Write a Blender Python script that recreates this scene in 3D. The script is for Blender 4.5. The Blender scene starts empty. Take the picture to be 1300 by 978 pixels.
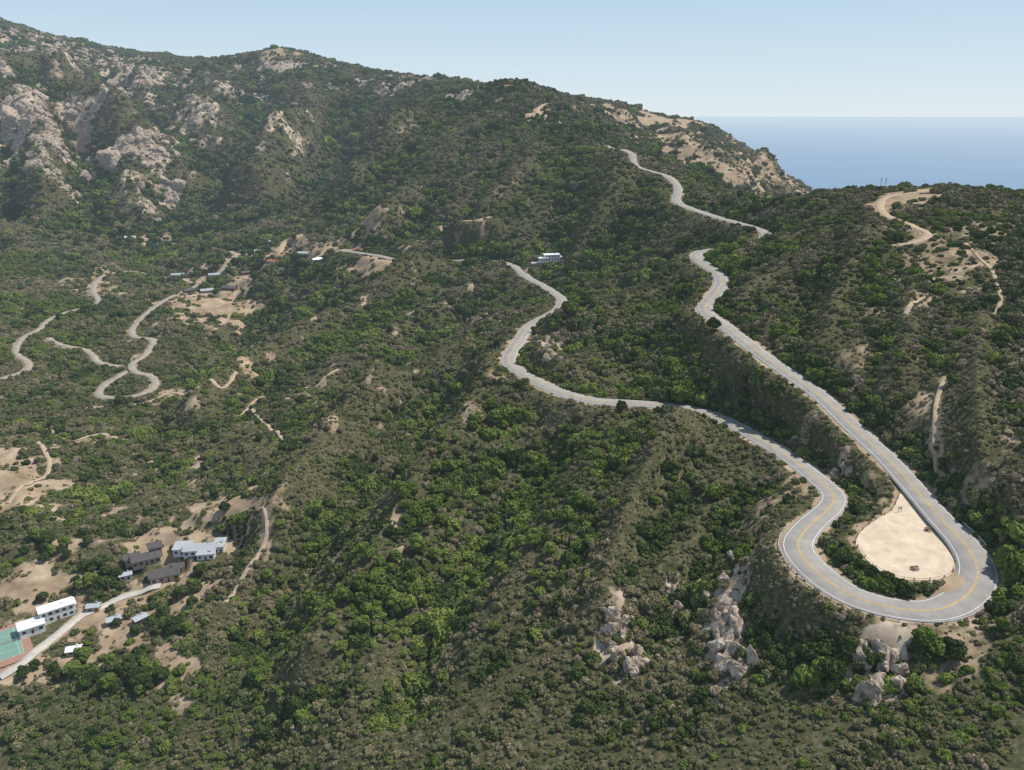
import bpy, bmesh, math, random
import numpy as np
from mathutils import Vector, noise, kdtree, Matrix
random.seed(5); rng=np.random.default_rng(5)
scene=bpy.context.scene
CAMZ=650.0
# ---------------------------------------------------------------- camera
F=1020.0; P=math.radians(18.8); cP,sP=math.cos(P),math.sin(P)
cam=bpy.data.cameras.new("camera"); camo=bpy.data.objects.new("camera",cam); scene.collection.objects.link(camo)
cam.sensor_width=36; cam.lens=36*F/1300; cam.clip_start=1; cam.clip_end=400000
camo.location=(0,0,CAMZ); camo.rotation_euler=(math.pi/2-P,0,0); scene.camera=camo
def sl(u,v):
    yu=(489-v)/F; yf=cP+yu*sP
    return ((u-650)/F)/yf, (-sP+yu*cP)/yf
def PT(u,v,Y):
    s,k=sl(u,v); return (s*Y,Y,k*Y)
def PZ(u,v,z):
    s,k=sl(u,v); Y=z/k; return (s*Y,Y,z)
# ---------------------------------------------------------------- noise
class PN:
    def __init__(s,seed):
        r=np.random.default_rng(seed); s.p=np.concatenate([r.permutation(256)]*3); a=r.random(256)*2*np.pi; s.gx=np.cos(a); s.gy=np.sin(a)
    def __call__(s,x,y):
        xi=np.floor(x).astype(np.int64); yi=np.floor(y).astype(np.int64); xf=x-xi; yf=y-yi; xi&=255; yi&=255
        u=xf*xf*xf*(xf*(xf*6-15)+10); v=yf*yf*yf*(yf*(yf*6-15)+10)
        def g(i,j,dx,dy):
            h=s.p[s.p[(xi+i)&255]+((yi+j)&255)]; return s.gx[h]*dx+s.gy[h]*dy
        a=g(0,0,xf,yf); b=g(1,0,xf-1,yf); c=g(0,1,xf,yf-1); d=g(1,1,xf-1,yf-1)
        return (a+(b-a)*u)*(1-v)+(c+(d-c)*u)*v
pn=[PN(i+11) for i in range(8)]
def fbm(k,x,y,o=4):
    r=0;a=1
    for i in range(o):
        r=r+a*pn[(k+i)%8](x*2**i+i*7.3,y*2**i-i*3.1); a*=.5
    return r
def ridged(k,x,y,o=3):
    r=0;a=1
    for i in range(o):
        r=r+a*(0.5-2*np.abs(pn[(k+i)%8](x*2**i+i*5.3,y*2**i+i*9.1))); a*=.5
    return r
def sm(a,b,x):
    t=np.clip((x-a)/(b-a),0,1); return t*t*(3-2*t)
# ---------------------------------------------------------------- terrain control points: image pixels projected out to assumed distances
C=[]
def c(*pts):
    for p in pts: C.append(PT(*p))
main_raw=[PT(803,197,970),PT(807,212,930),PT(848,225,850),PT(862,243,800),PT(858,257,765),PT(905,275,680),PT(962,291,620),
 PT(975,302,585),PT(940,315,562),PT(900,318,552),PT(878,324,540),PT(898,338,510),PT(918,355,480),PT(908,375,445),PT(895,394,418),PT(925,418,385),PT(962,447,352),PT(1000,474,328),PT(1040,502,306),PT(1085,545,278),
 PT(1125,582,257),PT(1160,620,236),PT(1195,660,217),PT(1228,695,203),PT(1243,728,191.5),PT(1225,760,182),PT(1185,777,176.5),PT(1135,774,177.5),PT(1080,757,182.5),PT(1035,725,194),PT(1012,694,207),
 PT(1028,668,221),PT(1054,645,234),PT(1058,628,245),PT(1035,607,261),PT(1000,580,283),PT(960,556,305),PT(915,532,331),PT(870,519,347),PT(810,513,356),PT(750,509,362),PT(700,494,381),PT(662,474,410),PT(645,460,432),PT(650,447,460),PT(662,429,503),PT(672,414,540),PT(690,404,568),
 PT(708,394,605),PT(714,381,650),PT(692,365,705),PT(668,352,760),PT(655,340,815),PT(636,333,855),PT(600,331,870),PT(560,332,878),PT(530,334,880),PT(500,330,905),PT(478,325,940),PT(430,318,1010)]
for p in main_raw: C.append(p)
pad_uv=[(1086,690),(1092,676),(1112,660),(1132,648),(1143,626),(1150,612),(1160,624),(1174,644),(1190,668),(1206,692),(1213,715),(1205,731),(1180,738),(1150,737),(1120,728),(1098,708)]
pad=np.array([PZ(u,v,-116.3-(v-612)*.0312) for u,v in pad_uv])
PLN=np.linalg.lstsq(np.column_stack([pad[:,0],pad[:,1],np.ones(len(pad))]),pad[:,2],rcond=None)[0]
def padz(x,y): return PLN[0]*x+PLN[1]*y+PLN[2]
for i in (0,3,9,13): C.append((pad[i,0],pad[i,1],float(padz(pad[i,0],pad[i,1]))))
c((1120,745,186),(1060,700,206))
SKY=[(-60,8,3000),(0,26,3000),(50,43,2950),(100,58,2900),(130,66,2870),(200,74,2800),(235,82,2740),(258,88,2680),(285,70,2600),(312,76,2570),(345,60,2550),(378,82,2480),(400,84,2450),(440,90,2350),(500,100,2150),(540,106,1950),(590,114,1700),(640,103,1550),(668,124,1450),(700,147,1350),(750,168,1180),(790,189,1030)]
c(*SKY)
c((30,80,2600),(0,110,2050),(60,125,2050),(110,148,1950),(150,165,1850),(190,200,1720),(228,240,1600),(215,275,1480),(40,175,1650),(0,160,1700),(0,230,1420),(60,240,1420),(120,220,1550),(150,265,1400),(100,95,2500),(170,110,2450),(170,150,2250),(220,160,2150),(240,200,1950),(265,235,1780),(285,265,1620),(275,300,1420),(290,120,2350),(330,100,2420),(300,170,2050),(340,200,1850),(400,120,2200),(400,160,2000),(390,200,1800),(350,240,1600),(455,130,2050),(440,180,1750),(420,230,1550),(380,265,1400),(500,130,1850),(560,140,1600))
c((600,150,1480),(660,150,1350),(540,180,1450),(480,220,1400),(440,260,1300),(400,290,1220),(600,200,1250),(650,190,1200),(700,190,1120),(740,200,1050),(560,250,1120),(620,250,1040),(680,240,1000),(540,300,1000),(600,300,960),(660,290,900),(720,260,900),(780,240,860),(760,290,800),(820,270,780),(720,320,800),(790,320,740),(850,300,680),(830,335,650),(780,350,700),(740,365,680))
c((690,130,1950),(720,122,2050),(790,133,2050),(850,150,1980),(905,160,1950),(950,190,1900),(1000,225,1850),(1025,241,1850),(760,150,1750),(830,162,1750),(800,175,1500),(850,190,1500),(910,205,1550),(960,225,1550),(850,210,1150),(900,232,1150),(950,243,1200),(1000,243,1400))
c((0,290,1270),(70,300,1250),(150,320,1250),(210,300,1380),(250,340,1150),(290,370,1040),(330,330,1120),(380,310,1150),(440,335,1010),(380,355,1000),(200,380,960),(100,370,990),(0,350,1050),(60,395,910),(30,440,770),(0,420,820),(100,430,800),(60,500,650),(150,500,650),(190,430,790),(300,440,790),(0,560,530),(100,590,490),(0,660,410),(100,690,370),(200,650,410),(255,700,365),(180,720,355),(60,790,315),(150,790,310),(0,860,280),(100,870,275),(0,978,240),(200,880,262),(250,600,460),(250,520,590),(350,480,650),(450,400,820),(380,410,860),(520,380,790),(600,370,770),(560,430,640),(450,480,600),(350,560,490),(300,640,400),(330,720,335),(300,800,290),(300,900,245),(300,978,215))
c((620,430,600),(600,480,505),(640,510,420),(550,530,450),(450,560,460),(650,580,342),(560,600,365),(450,640,365),(720,560,330),(800,560,318),(880,570,302),(950,600,272),(650,660,290),(550,700,285),(450,720,300),(750,650,272),(850,650,262),(950,670,238),(650,760,240),(550,800,240),(400,820,262),(750,760,228),(850,750,222),(960,740,205),(650,860,205),(450,890,222),(800,850,195),(930,830,188),(1030,790,182),(1100,850,165),(900,900,172),(1200,860,157),(1290,860,152),(650,978,168),(450,978,190),(850,978,155),(1050,978,140),(1290,978,128))
c((705,428,470),(728,394,490),(745,410,465),(800,412,445),(850,408,428),(880,440,392),(820,450,410),(760,460,408),(930,490,345),(860,480,372),(1000,535,305),(1060,600,262),(800,490,382),(700,460,432),(765,402,600),(820,385,600),(860,365,570),(850,400,470))
c((1000,330,480),(1000,400,395),(1100,300,440),(1100,400,355),(1200,330,400),(1200,420,325),(1290,330,390),(1290,420,315),(1100,480,300),(1200,520,262),(1290,520,250),(1200,600,232),(1290,610,212),(1290,700,186),(1270,780,170),(1200,270,470),(1120,250,540),(1160,241,560),(1220,240,540),(1290,252,500),(1060,240,640),(1060,280,520),(1000,255,680),(950,262,720),(1340,260,480),(1010,290,560))
for s,Y,z in [(-.75,4200,120),(-.35,3900,30),(-.15,3500,-20),(0,2600,-60),(.1,2700,-150),(.2,2900,-300),(.35,2900,-450),(.6,2500,-600),(.5,900,-190),(.7,900,-210),(.45,1500,-330),(.75,1500,-420),(.95,700,-130),(.95,1500,-420),(.35,1150,-190),
  (-.95,9000,-900),(-.4,9000,-900),(0,9000,-900),(.5,9000,-900),(.95,9000,-900),(0,5000,-450),(.5,5000,-750),(-.6,6000,-100),
  (-.9,400,-225),(-.9,700,-215),(-.9,1100,-190),(-.9,1600,-60),(-.9,2300,110),(-.9,3000,260),(-.9,250,-235),(.95,400,-35),(.95,280,-60),(.95,180,-100),(.95,120,-125),
  (-.8,70,-235),(-.3,70,-205),(0,70,-178),(.4,70,-155),(.9,70,-135),(0,110,-172),(.5,110,-140),(-.5,110,-225)]:
    C.append((s*Y,Y,z))
C=np.array(C); cs=C[:,0]/C[:,1]; ct=np.log(C[:,1]); cz=C[:,2]
CC=.03
def phi(d2): return -np.sqrt(d2+CC*CC)
n=len(C); A=np.zeros((n+3,n+3)); d2=(cs[:,None]-cs)**2+(ct[:,None]-ct)**2
A[:n,:n]=phi(d2)+np.eye(n)*.002; A[:n,n]=1;A[:n,n+1]=cs;A[:n,n+2]=ct;A[n:,:n]=A[:n,n:].T
W=np.linalg.solve(A,np.concatenate([cz,[0,0,0]]))
NS,NT=680,1000; S0,S1=-.95,.95; T0,T1=math.log(70),math.log(9500)
gs=np.linspace(S0,S1,NS); gt=np.linspace(T0,T1,NT); GS,GT=np.meshgrid(gs,gt)
Z=np.zeros_like(GS)
for i in range(0,NT,40):
    a=GS[i:i+40].ravel(); b=GT[i:i+40].ravel()
    K=phi((a[:,None]-cs)**2+(b[:,None]-ct)**2)
    Z[i:i+40]=(K@W[:n]+W[n]+W[n+1]*a+W[n+2]*b).reshape(-1,NS)
GY=np.exp(GT); GX=GS*GY
def samp(G,X,Y):
    X=np.asarray(X,float);Y=np.asarray(Y,float)
    fs=np.clip((X/Y-S0)/(S1-S0)*(NS-1),0,NS-1.001); ft=np.clip((np.log(Y)-T0)/(T1-T0)*(NT-1),0,NT-1.001)
    i=ft.astype(int); j=fs.astype(int); a=ft-i; b=fs-j
    return (G[i,j]*(1-b)+G[i,j+1]*b)*(1-a)+(G[i+1,j]*(1-b)+G[i+1,j+1]*b)*a
YR=np.exp(np.linspace(math.log(90),math.log(7000),4000))
def hit(u,v):
    for k in range(30):
        s,kk=sl(u,v+k*2)
        zz=samp(Z,s*YR,YR); m=np.nonzero(zz>=kk*YR)[0]
        if len(m): 
            Y=YR[m[0]]; return (s*Y,Y,float(samp(Z,s*Y,Y)))
    return (0,3000,0)
def polyD(q):
    D=np.full_like(Z,9.)
    for (a,b),(c_,d) in zip(q[:-1],q[1:]):
        L=(c_-a)**2+(d-b)**2+1e-9
        k=np.clip(((GS-a)*(c_-a)+(GT-b)*(d-b))/L,0,1)
        D=np.minimum(D,np.hypot(GS-a-k*(c_-a),GT-b-k*(d-b)))
    return D
def linefeat(pts,h,w):
    q=[hit(*p) for p in pts]; D=polyD([(a/b,math.log(b)) for a,b,_ in q])
    D=D*(1+.25*fbm(1,GS/.03,GT/.03,2))
    return h*np.exp(-(D/w*1.9)**2)*GY if min(p[1] for p in pts)<200 else h*np.maximum(0,1-D/w)**1.3*GY
skD=polyD([(a/b,math.log(b)) for a,b,_ in [PT(*p) for p in SKY]]); skm=sm(.02,.18,skD)
sk2=[PT(*p) for p in [(690,130,1950),(720,122,2050),(790,133,2050),(850,150,1980),(905,160,1950),(950,190,1900),(1000,225,1850),(1025,241,1850)]]
skm*=sm(.04,.26,polyD([(a/b,math.log(b)) for a,b,_ in sk2]))
add=np.zeros_like(Z)
H0=hit(90,430)
for pts,h,w in [
 ([(635,500),(600,560),(540,640),(470,740),(400,860)],.060,.085),([(560,490),(520,560),(450,640),(380,720),(330,800)],-.055,.08),
 ([(480,500),(400,600),(350,680)],.036,.06),([(700,560),(640,660),(560,780),(520,880)],-.058,.085),([(860,560),(800,660),(760,780)],.042,.065),([(950,620),(900,700),(850,800)],-.038,.06),([(600,380),(520,440),(430,500)],-.042,.065),([(520,360),(430,430),(330,480),(250,540)],.038,.06),([(330,400),(300,450),(240,480)],-.022,.05),
 ([(90,95),(70,120),(90,135)],.026,.08),([(190,105),(180,140),(240,190)],.036,.08),([(275,110),(260,150),(275,210)],.038,.08),([(345,95),(330,130),(345,190)],-.042,.08),([(130,100),(140,130),(190,165)],-.032,.07),([(230,110),(225,150),(255,200)],-.034,.07),
 ([(400,115),(395,150),(375,210),(320,280)],.060,.085),([(450,110),(440,180),(400,250)],-.060,.08),([(550,135),(520,180),(450,250)],.046,.07),([(500,125),(470,180),(430,240)],-.036,.06),([(640,140),(590,210),(500,300)],.05,.075),([(690,180),(660,240),(600,310)],.036,.06),([(620,180),(560,240),(520,300)],-.044,.06),([(660,180),(630,230),(580,290)],-.032,.05),
 ([(0,120),(70,130),(120,155),(190,205),(225,250)],.034,.07),([(90,170),(120,230),(110,280)],-.038,.06),([(40,150),(60,200),(50,260)],.03,.06),([(150,190),(165,230),(170,270)],.026,.05),([(0,180),(20,230),(10,280)],-.028,.05),([(740,200),(720,260),(690,310)],-.036,.05),([(790,225),(770,270),(740,320)],.026,.04),([(860,320),(810,350),(760,380)],-.02,.04),
 ([(820,180),(870,200),(900,225)],-.022,.045),([(880,180),(930,200),(970,225)],.016,.045),
 ([(1130,420),(1110,470),(1090,520)],-.016,.035),([(1240,420),(1235,500),(1240,590)],.026,.05),([(1050,330),(1030,380),(1010,430)],-.020,.04),([(1100,300),(1070,350),(1050,400)],.016,.035),([(1160,360),(1150,420),(1140,470)],.012,.03)]:
    add+=linefeat(pts,h,w)
Z+=add*skm
wf=sm(900,1600,GY)*(1-sm(5000,7000,GY))*skm
wx=GX+60*pn[0](GX/300,GY/300); wy=GY+60*pn[1](GX/300,GY/300)
Z+=wf*(24*ridged(2,wx/420,wy/420,2)+36*ridged(5,wx/150,wy/230,4))
Z+=sm(350,900,GY)*(.3+.7*skm)*5.5*ridged(1,wx/75,wy/80,3)+sm(150,300,GY)*1.6*fbm(3,GX/26,GY/26,2)
ru_=(GX*.75-GY*.66); rv2=(GX*.66+GY*.75)
vm_=1-.95*np.exp(-((GS-H0[0]/H0[1])/.19)**2-((GT-math.log(H0[1]))/.36)**2)
Z+=sm(240,420,GY)*(1-sm(900,1300,GY))*(1-sm(-.05,.1,GS))*8.0*vm_*ridged(4,ru_/140,rv2/60,3)
al=(GX*.86+GY*.5); ac=(-GX*.5+GY*.86); awp=ac+9*pn[3](GX/60,GY/60)
Z+=sm(130,200,GY)*(1-sm(420,620,GY))*(1-sm(.32,.45,GS))*sm(-.55,-.35,GS)*4.8*ridged(6,al/150,awp/44,3)
# ---------------------------------------------------------------- roads
def catmull(pts,step):
    out=[]; n=len(pts); P_=[np.array(p,float) for p in pts]
    for i in range(n-1):
        p0=P_[max(i-1,0)];p1=P_[i];p2=P_[i+1];p3=P_[min(i+2,n-1)]
        m=max(2,int(np.linalg.norm((p2-p1)[:2])/step))
        for k in range(m):
            t=k/m; out.append(.5*((2*p1)+(-p0+p2)*t+(2*p0-5*p1+4*p2-p3)*t*t+(-p0+3*p1-3*p2+p3)*t**3))
    out.append(P_[-1]); return np.array(out)
main=catmull(main_raw,2.0)
for k in range(60):
    nw=.5*main[1:-1]+.25*(main[:-2]+main[2:]); far=(main[1:-1,1]>430)[:,None]
    if k<4: main[1:-1]=nw
    else:
        nx=np.where(far,nw[:,:2],main[1:-1,:2]); main[1:-1]=np.column_stack([nx,nw[:,2] if k<30 else main[1:-1,2]])
hwm=4.0+1.0*np.exp(-((main[:,1]-190)/22)**2)
ROADS=[]
ROADS.append(("mountain_road",main,hwm,"asphalt"))
def minor(name,uv,hw,kind,step=3.0):
    q=[hit(*p) for p in uv]; r=catmull(q,step)
    r[:,2]=samp(Z,r[:,0],r[:,1])
    for _ in range(25 if hw>1.5 else 2): r[1:-1,2]=.5*r[1:-1,2]+.25*(r[:-2,2]+r[2:,2])
    ROADS.append((name,r,np.full(len(r),hw),kind))
minor("valley_road",[(0,482),(30,472),(36,462),(20,442),(50,418),(60,408),(88,396),(124,386),(118,370),(128,352)],2.8,"pale")
minor("valley_road",[(62,430),(78,438),(105,444),(118,452),(126,462),(152,466)],2.6,"pale")
minor("valley_road",[(230,375),(205,385),(175,410),(168,426),(194,432),(186,450),(168,464),(172,472),(190,478),(197,488),(182,499),(150,506),(126,503),(132,490),(160,472)],2.9,"pale")
minor("village_road",[(230,375),(255,362),(280,345),(300,328),(292,320)],2.8,"pale")
minor("village_road",[(355,322),(362,308),(380,298)],3.5,"dirt")
minor("village_road",[(430,318),(400,328),(370,338),(330,352),(300,352)],2.6,"dirt")
minor("village_road",[(128,352),(160,345),(200,352),(240,358)],2.0,"dirt")
minor("ridge_road",[(560,288),(590,282),(622,276)],2.6,"dirt")
minor("ridge_road",[(803,197),(790,190),(770,186)],4,"pale")
minor("ridge_road",[(720,160),(695,150),(682,143),(690,134),(715,133)],3.5,"dirt")
minor("driveway",[(0,862),(28,846),(50,828),(78,806),(100,787),(125,772),(160,758),(205,748)],2.0,"concrete",2)
minor("hill_dirt_road",[(1180,243),(1130,250),(1117,262),(1130,276),(1160,288),(1178,297),(1165,308),(1140,312)],2.0,"dirt",2)
minor("hiking_trail",[(1200,480),(1190,510),(1188,550),(1196,590),(1192,612)],.7,"dirt",2)
minor("hiking_trail",[(1225,310),(1245,330),(1262,350),(1270,380),(1262,400)],.6,"dirt",2)
minor("hiking_trail",[(1150,400),(1160,385),(1172,378)],.8,"dirt",2)
minor("farm_track",[(48,562),(60,580),(62,597),(40,612),(10,640)],1.2,"dirt",2)
minor("farm_track",[(332,645),(340,668),(328,705),(308,735),(285,765)],.9,"dirt",2)
minor("farm_track",[(362,560),(340,540),(320,520)],.9,"dirt",2)
minor("farm_track",[(150,520),(185,512),(225,500),(275,490),(300,474)],1.1,"dirt",2)
minor("farm_track",[(300,530),(345,505),(400,492),(430,470)],.9,"dirt",2)
minor("farm_track",[(60,545),(90,560),(130,552),(165,560)],.9,"dirt",2)
minor("ridge_track",[(160,98),(200,107),(240,108)],3,"dirt")
pad=catmull(np.vstack([pad,pad[:1]]),2)[:-1]; pad[:,2]=padz(pad[:,0],pad[:,1])
def inside(px,py,poly):
    r=np.zeros(px.shape,bool); m=len(poly)
    for i in range(m):
        x1,y1=poly[i][:2]; x2,y2=poly[(i+1)%m][:2]
        r^=((y1>py)!=(y2>py))&(px<(x2-x1)*(py-y1)/(y2-y1+1e-12)+x1)
    return r
gx,gy=np.meshgrid(np.arange(pad[:,0].min(),pad[:,0].max(),1.5),np.arange(pad[:,1].min(),pad[:,1].max(),1.5))
m=inside(gx,gy,pad); padpts=np.column_stack([gx[m],gy[m],padz(gx[m],gy[m])])
FL=[]
def flat(u,v,r):
    h=hit(u,v); FL.append((h[0],h[1],h[2],r)); return h
RD=np.full_like(Z,200.)
def carve(pts,hw,blend,mg=.8,dig=True):
    global Z
    kd=kdtree.KDTree(len(pts))
    for i,p in enumerate(pts): kd.insert((p[0],p[1],0),i)
    kd.balance()
    M=30
    mk=(GX>pts[:,0].min()-M)&(GX<pts[:,0].max()+M)&(GY>pts[:,1].min()-M)&(GY<pts[:,1].max()+M)
    for i,j in np.argwhere(mk):
        x=GX[i,j];y=GY[i,j]
        co,k,d=kd.find((x,y,0)); h=hw[k]+mg+.006*y
        if d<M:
            e=d-hw[k]+(0 if dig else 1.2)
            if e<RD[i,j]: RD[i,j]=e
            t=(d-h)/(blend+.01*y)
            if dig and t<1:
                t=max(0,t); w=t*t*(3-2*t); Z[i,j]=pts[k][2]*(1-w)+Z[i,j]*w
HOUSES_UV={'estate':(255,702,17),'lodge':(186,714,13),'villa':(62,790,17),'court':(8,818,14),
 'white1':(700,331,16),'white2':(684,338,10),'v1':(292,369,12),'v2':(262,372,9),'v3':(330,322,9),'v4':(346,335,9),'v5':(312,349,9),'v6':(225,352,9),'v7':(455,322,9),'v8':(402,333,8),'v9':(165,305,9),'v10':(200,318,8),'r1':(645,112,9),'v11':(210,735,8),'v12':(145,792,6),
 'w1':(360,345,8),'w2':(385,325,8),'w3':(240,372,8),'w4':(272,352,8),'w5':(425,305,8),'w6':(345,310,8),'w7':(120,775,6),'w8':(160,735,6),'w9':(178,790,5),'w10':(95,830,6)}
HP={k:flat(*v) for k,v in HOUSES_UV.items()}
for name,r,hw,kind in reversed(ROADS): carve(r,hw,7 if hw[0]>2.4 else 2.0,.8 if hw[0]>1.5 else .5,hw[0]>1.5)
carve(padpts,np.full(len(padpts),1.0),2.0)
for x,y,z,r in FL:
    d=np.hypot(GX-x,GY-y); w=sm(r,r*1.7,d); Z=z*(1-w)+Z*w
for name,r,hw,kind in ROADS:
    if hw[0]<=1.5 or kind=="concrete": r[:,2]=samp(Z,r[:,0],r[:,1])+(.12 if kind=="dirt" else .3)
# curvature and slope fields
def boxb(G,k):
    for ax in (0,1):
        Gp=np.concatenate([np.repeat(np.take(G,[0],ax),k,ax),G,np.repeat(np.take(G,[-1],ax),k,ax)],ax)
        cu=np.cumsum(Gp,ax); cu=np.concatenate([np.zeros_like(np.take(cu,[0],ax)),cu],ax)
        L=G.shape[ax]; w=2*k+1
        G=(np.take(cu,range(w,w+L),ax)-np.take(cu,range(0,L),ax))/w
    return G
conc=np.clip((boxb(boxb(Z,9),9)-Z)/(.0055*GY),-1.2,1.2)
ds=(S1-S0)/(NS-1); dt=(T1-T0)/(NT-1)
gzt=np.gradient(Z,dt,axis=0)/GY; gzs=np.gradient(Z,ds,axis=1)/GY
SLP=np.sqrt(1+gzt**2+gzs**2)
# ---------------------------------------------------------------- bare / rock fields
NZ=fbm(2,GX/16,GY/16,4)*1.5+fbm(4,GX/50,GY/50,2)*.7
NZf=fbm(2,GX/60,GY/90,4)*1.8
NZ=NZ*(1-sm(700,1300,GY))+NZf*sm(700,1300,GY)
def ell(lst):
    G=np.zeros_like(Z)
    for u,v,ru,rv,st in lst:
        a=hit(u,v); b=hit(u,v-rv); c_=hit(u,v+rv)
        s0=a[0]/a[1]; t0=math.log(a[1]); rs=ru/F; rt=max(.01,min(.3,(math.log(b[1])-math.log(c_[1]))/2))
        d=np.hypot((GS-s0)/rs,(GT-t0)/rt)+NZ*.8
        G=np.maximum(G,st*(1-sm(.6,1.25,d)))
    return G
bare=ell([(268,388,56,24,1),(300,362,28,14,.8),(250,352,46,12,.7),(310,330,34,12,.7),(335,655,12,40,.7),(305,675,34,38,1),(255,745,40,26,.95),(200,690,48,24,.95),(175,670,26,16,.9),(30,600,48,44,.95),(40,745,58,34,1),(150,790,80,36,.85),(110,770,36,24,.8),(230,850,34,46,.85),(60,850,60,30,.7),(215,830,26,26,.7),(280,640,44,9,.8),(150,850,50,20,.6),(90,700,30,16,.6),
 (455,341,28,10,1),(375,305,18,11,.9),(430,315,50,9,.9),(190,310,24,12,.6),(1190,330,80,24,.55),(1150,250,40,8,1),(1240,300,60,20,.45),(1180,560,14,50,.4),(1230,620,35,40,.4),(1010,612,22,18,.6),(1240,800,60,35,.6),(1275,735,25,40,.6),(1160,530,16,30,.6),
 (830,154,60,10,1),(870,170,50,10,.7),(790,142,40,6,.6),(800,175,25,8,.5),(905,182,20,12,.6),(955,205,40,14,.6),(1000,228,26,9,.7),(930,178,30,6,.5),(860,195,40,10,.4),(430,720,12,28,.8),(505,660,10,32,.9),(395,780,10,20,.7),(250,590,16,16,.8),(700,535,20,8,.4),(965,640,30,14,.5),(1170,380,10,12,.6),(670,440,20,16,.6),(480,335,36,7,.8),(130,360,28,22,.5),(345,66,26,6,1),(300,335,60,18,.4),(200,250,28,22,.5),(700,150,26,8,.7),(195,590,8,12,.7),(330,480,20,6,.6),(220,500,40,9,.6),(260,480,24,6,.6),(370,500,24,6,.6),(90,360,20,8,.6),(240,610,12,12,.8),(150,250,20,12,.4),(600,520,14,20,.4),(590,460,12,8,.4),(60,440,30,8,.5),(100,560,30,8,.5),(130,160,60,30,.3)])
rock=ell([(35,130,66,24,1),(20,155,54,16,1),(100,150,52,14,1),(175,185,40,14,.95),(205,235,28,28,.8),(150,105,44,10,.75),(300,115,36,12,.75),(520,106,36,6,.8),(380,84,44,5,.8),(70,60,80,9,.75),(240,130,28,18,.6),(120,210,24,16,.5),(60,210,26,16,.5),(170,230,18,18,.6),(230,170,18,20,.6),(420,114,28,7,.65),(340,100,18,9,.6),(10,90,36,12,.65),(200,92,46,7,.75),(250,98,28,6,.7),(190,270,24,10,.55),(460,105,36,5,.65),(590,120,20,5,.5),(960,205,34,12,.35),
 (795,815,32,48,.95),(922,790,36,60,.95),(855,765,14,32,.8),(1110,835,42,34,.9),(1120,870,42,26,.9),(1065,600,24,11,.8),(700,440,22,16,.5),(1090,480,8,25,.3),(1020,560,14,8,.5)])
rn=fbm(0,GX/60,GY/85,5)
rock=np.maximum(rock,sm(.34,.62,rn-.15*conc)*.75*sm(1300,1600,GY)*(1-sm(-.25,-.02,GS)))
nb=fbm(1,GX/22,GY/22,3)
bare=np.maximum(bare,sm(.34,.62,nb-.15*conc)*.75*sm(280,400,GY)*(1-sm(900,1300,GY))*(GS<.02))
bare=np.maximum(bare,sm(.15,.55,nb)*.5*(GS>.42)*(GY<560))
bare=np.maximum(bare,sm(.40,.65,fbm(3,GX/50,GY/70,4)-.2*conc)*.5*sm(1200,1500,GY))
sh=1-sm(.9,3.2,RD+1.6*nb+0.0015*GY)
# ---------------------------------------------------------------- materials
def newmat(name): 
    m=bpy.data.materials.new(name); m.use_nodes=True; nt=m.node_tree; nt.nodes.clear(); m.cycles.emission_sampling='NONE'; return m,nt
class NB:
    def __init__(s,nt): s.nt=nt
    def n(s,t,**k):
        x=s.nt.nodes.new(t)
        for a,b in k.items(): setattr(x,a,b)
        return x
    def l(s,a,b): s.nt.links.new(a,b)
    def math(s,op,a,b=None,clamp=False):
        x=s.n('ShaderNodeMath',operation=op,use_clamp=clamp)
        for i,v in enumerate([a,b]):
            if v is None: continue
            if isinstance(v,(int,float)): x.inputs[i].default_value=v
            else: s.l(v,x.inputs[i])
        return x.outputs[0]
    def mix(s,f,a,b,bt='MIX'):
        x=s.n('ShaderNodeMix',data_type='RGBA',blend_type=bt)
        for i,v in ((0,f),(6,a),(7,b)):
            if isinstance(v,(int,float)): x.inputs[i].default_value=v
            elif isinstance(v,tuple): x.inputs[i].default_value=v if len(v)==4 else (*v,1)
            else: s.l(v,x.inputs[i])
        return x.outputs[2]
    def noise(s,scale,det=2,vec=None,rough=.55):
        x=s.n('ShaderNodeTexNoise'); x.inputs['Scale'].default_value=scale; x.inputs['Detail'].default_value=det; x.inputs['Roughness'].default_value=rough
        s.l(vec if vec is not None else s.pos(),x.inputs['Vector']); return x.outputs['Fac']
    def pos(s):
        if not hasattr(s,'_p'): s._p=s.n('ShaderNodeNewGeometry')
        return s._p.outputs['Position']
    def ramp(s,f,st):
        x=s.n('ShaderNodeValToRGB'); cr=x.color_ramp
        while len(cr.elements)<len(st): cr.elements.new(.5)
        for e,(p,c_) in zip(cr.elements,st): e.position=p; e.color=(*c_,1) if len(c_)==3 else c_
        s.l(f,x.inputs[0]); return x.outputs[0]
def finish_with_haze(b,shader,L=15000.,haze=(.44,.55,.68,1),fmax=.92):  # paints distance haze into the material as glowing tint; no air volume
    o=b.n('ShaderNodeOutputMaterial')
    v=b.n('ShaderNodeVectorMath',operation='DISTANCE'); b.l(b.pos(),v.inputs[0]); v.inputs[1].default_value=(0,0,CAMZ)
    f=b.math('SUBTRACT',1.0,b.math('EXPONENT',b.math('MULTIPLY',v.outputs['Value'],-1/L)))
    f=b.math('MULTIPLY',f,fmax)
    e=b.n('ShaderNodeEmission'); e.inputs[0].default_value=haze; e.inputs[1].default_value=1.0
    ms=b.n('ShaderNodeMixShader'); b.l(f,ms.inputs[0]); b.l(shader,ms.inputs[1]); b.l(e.outputs[0],ms.inputs[2]); b.l(ms.outputs[0],o.inputs[0])
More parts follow.
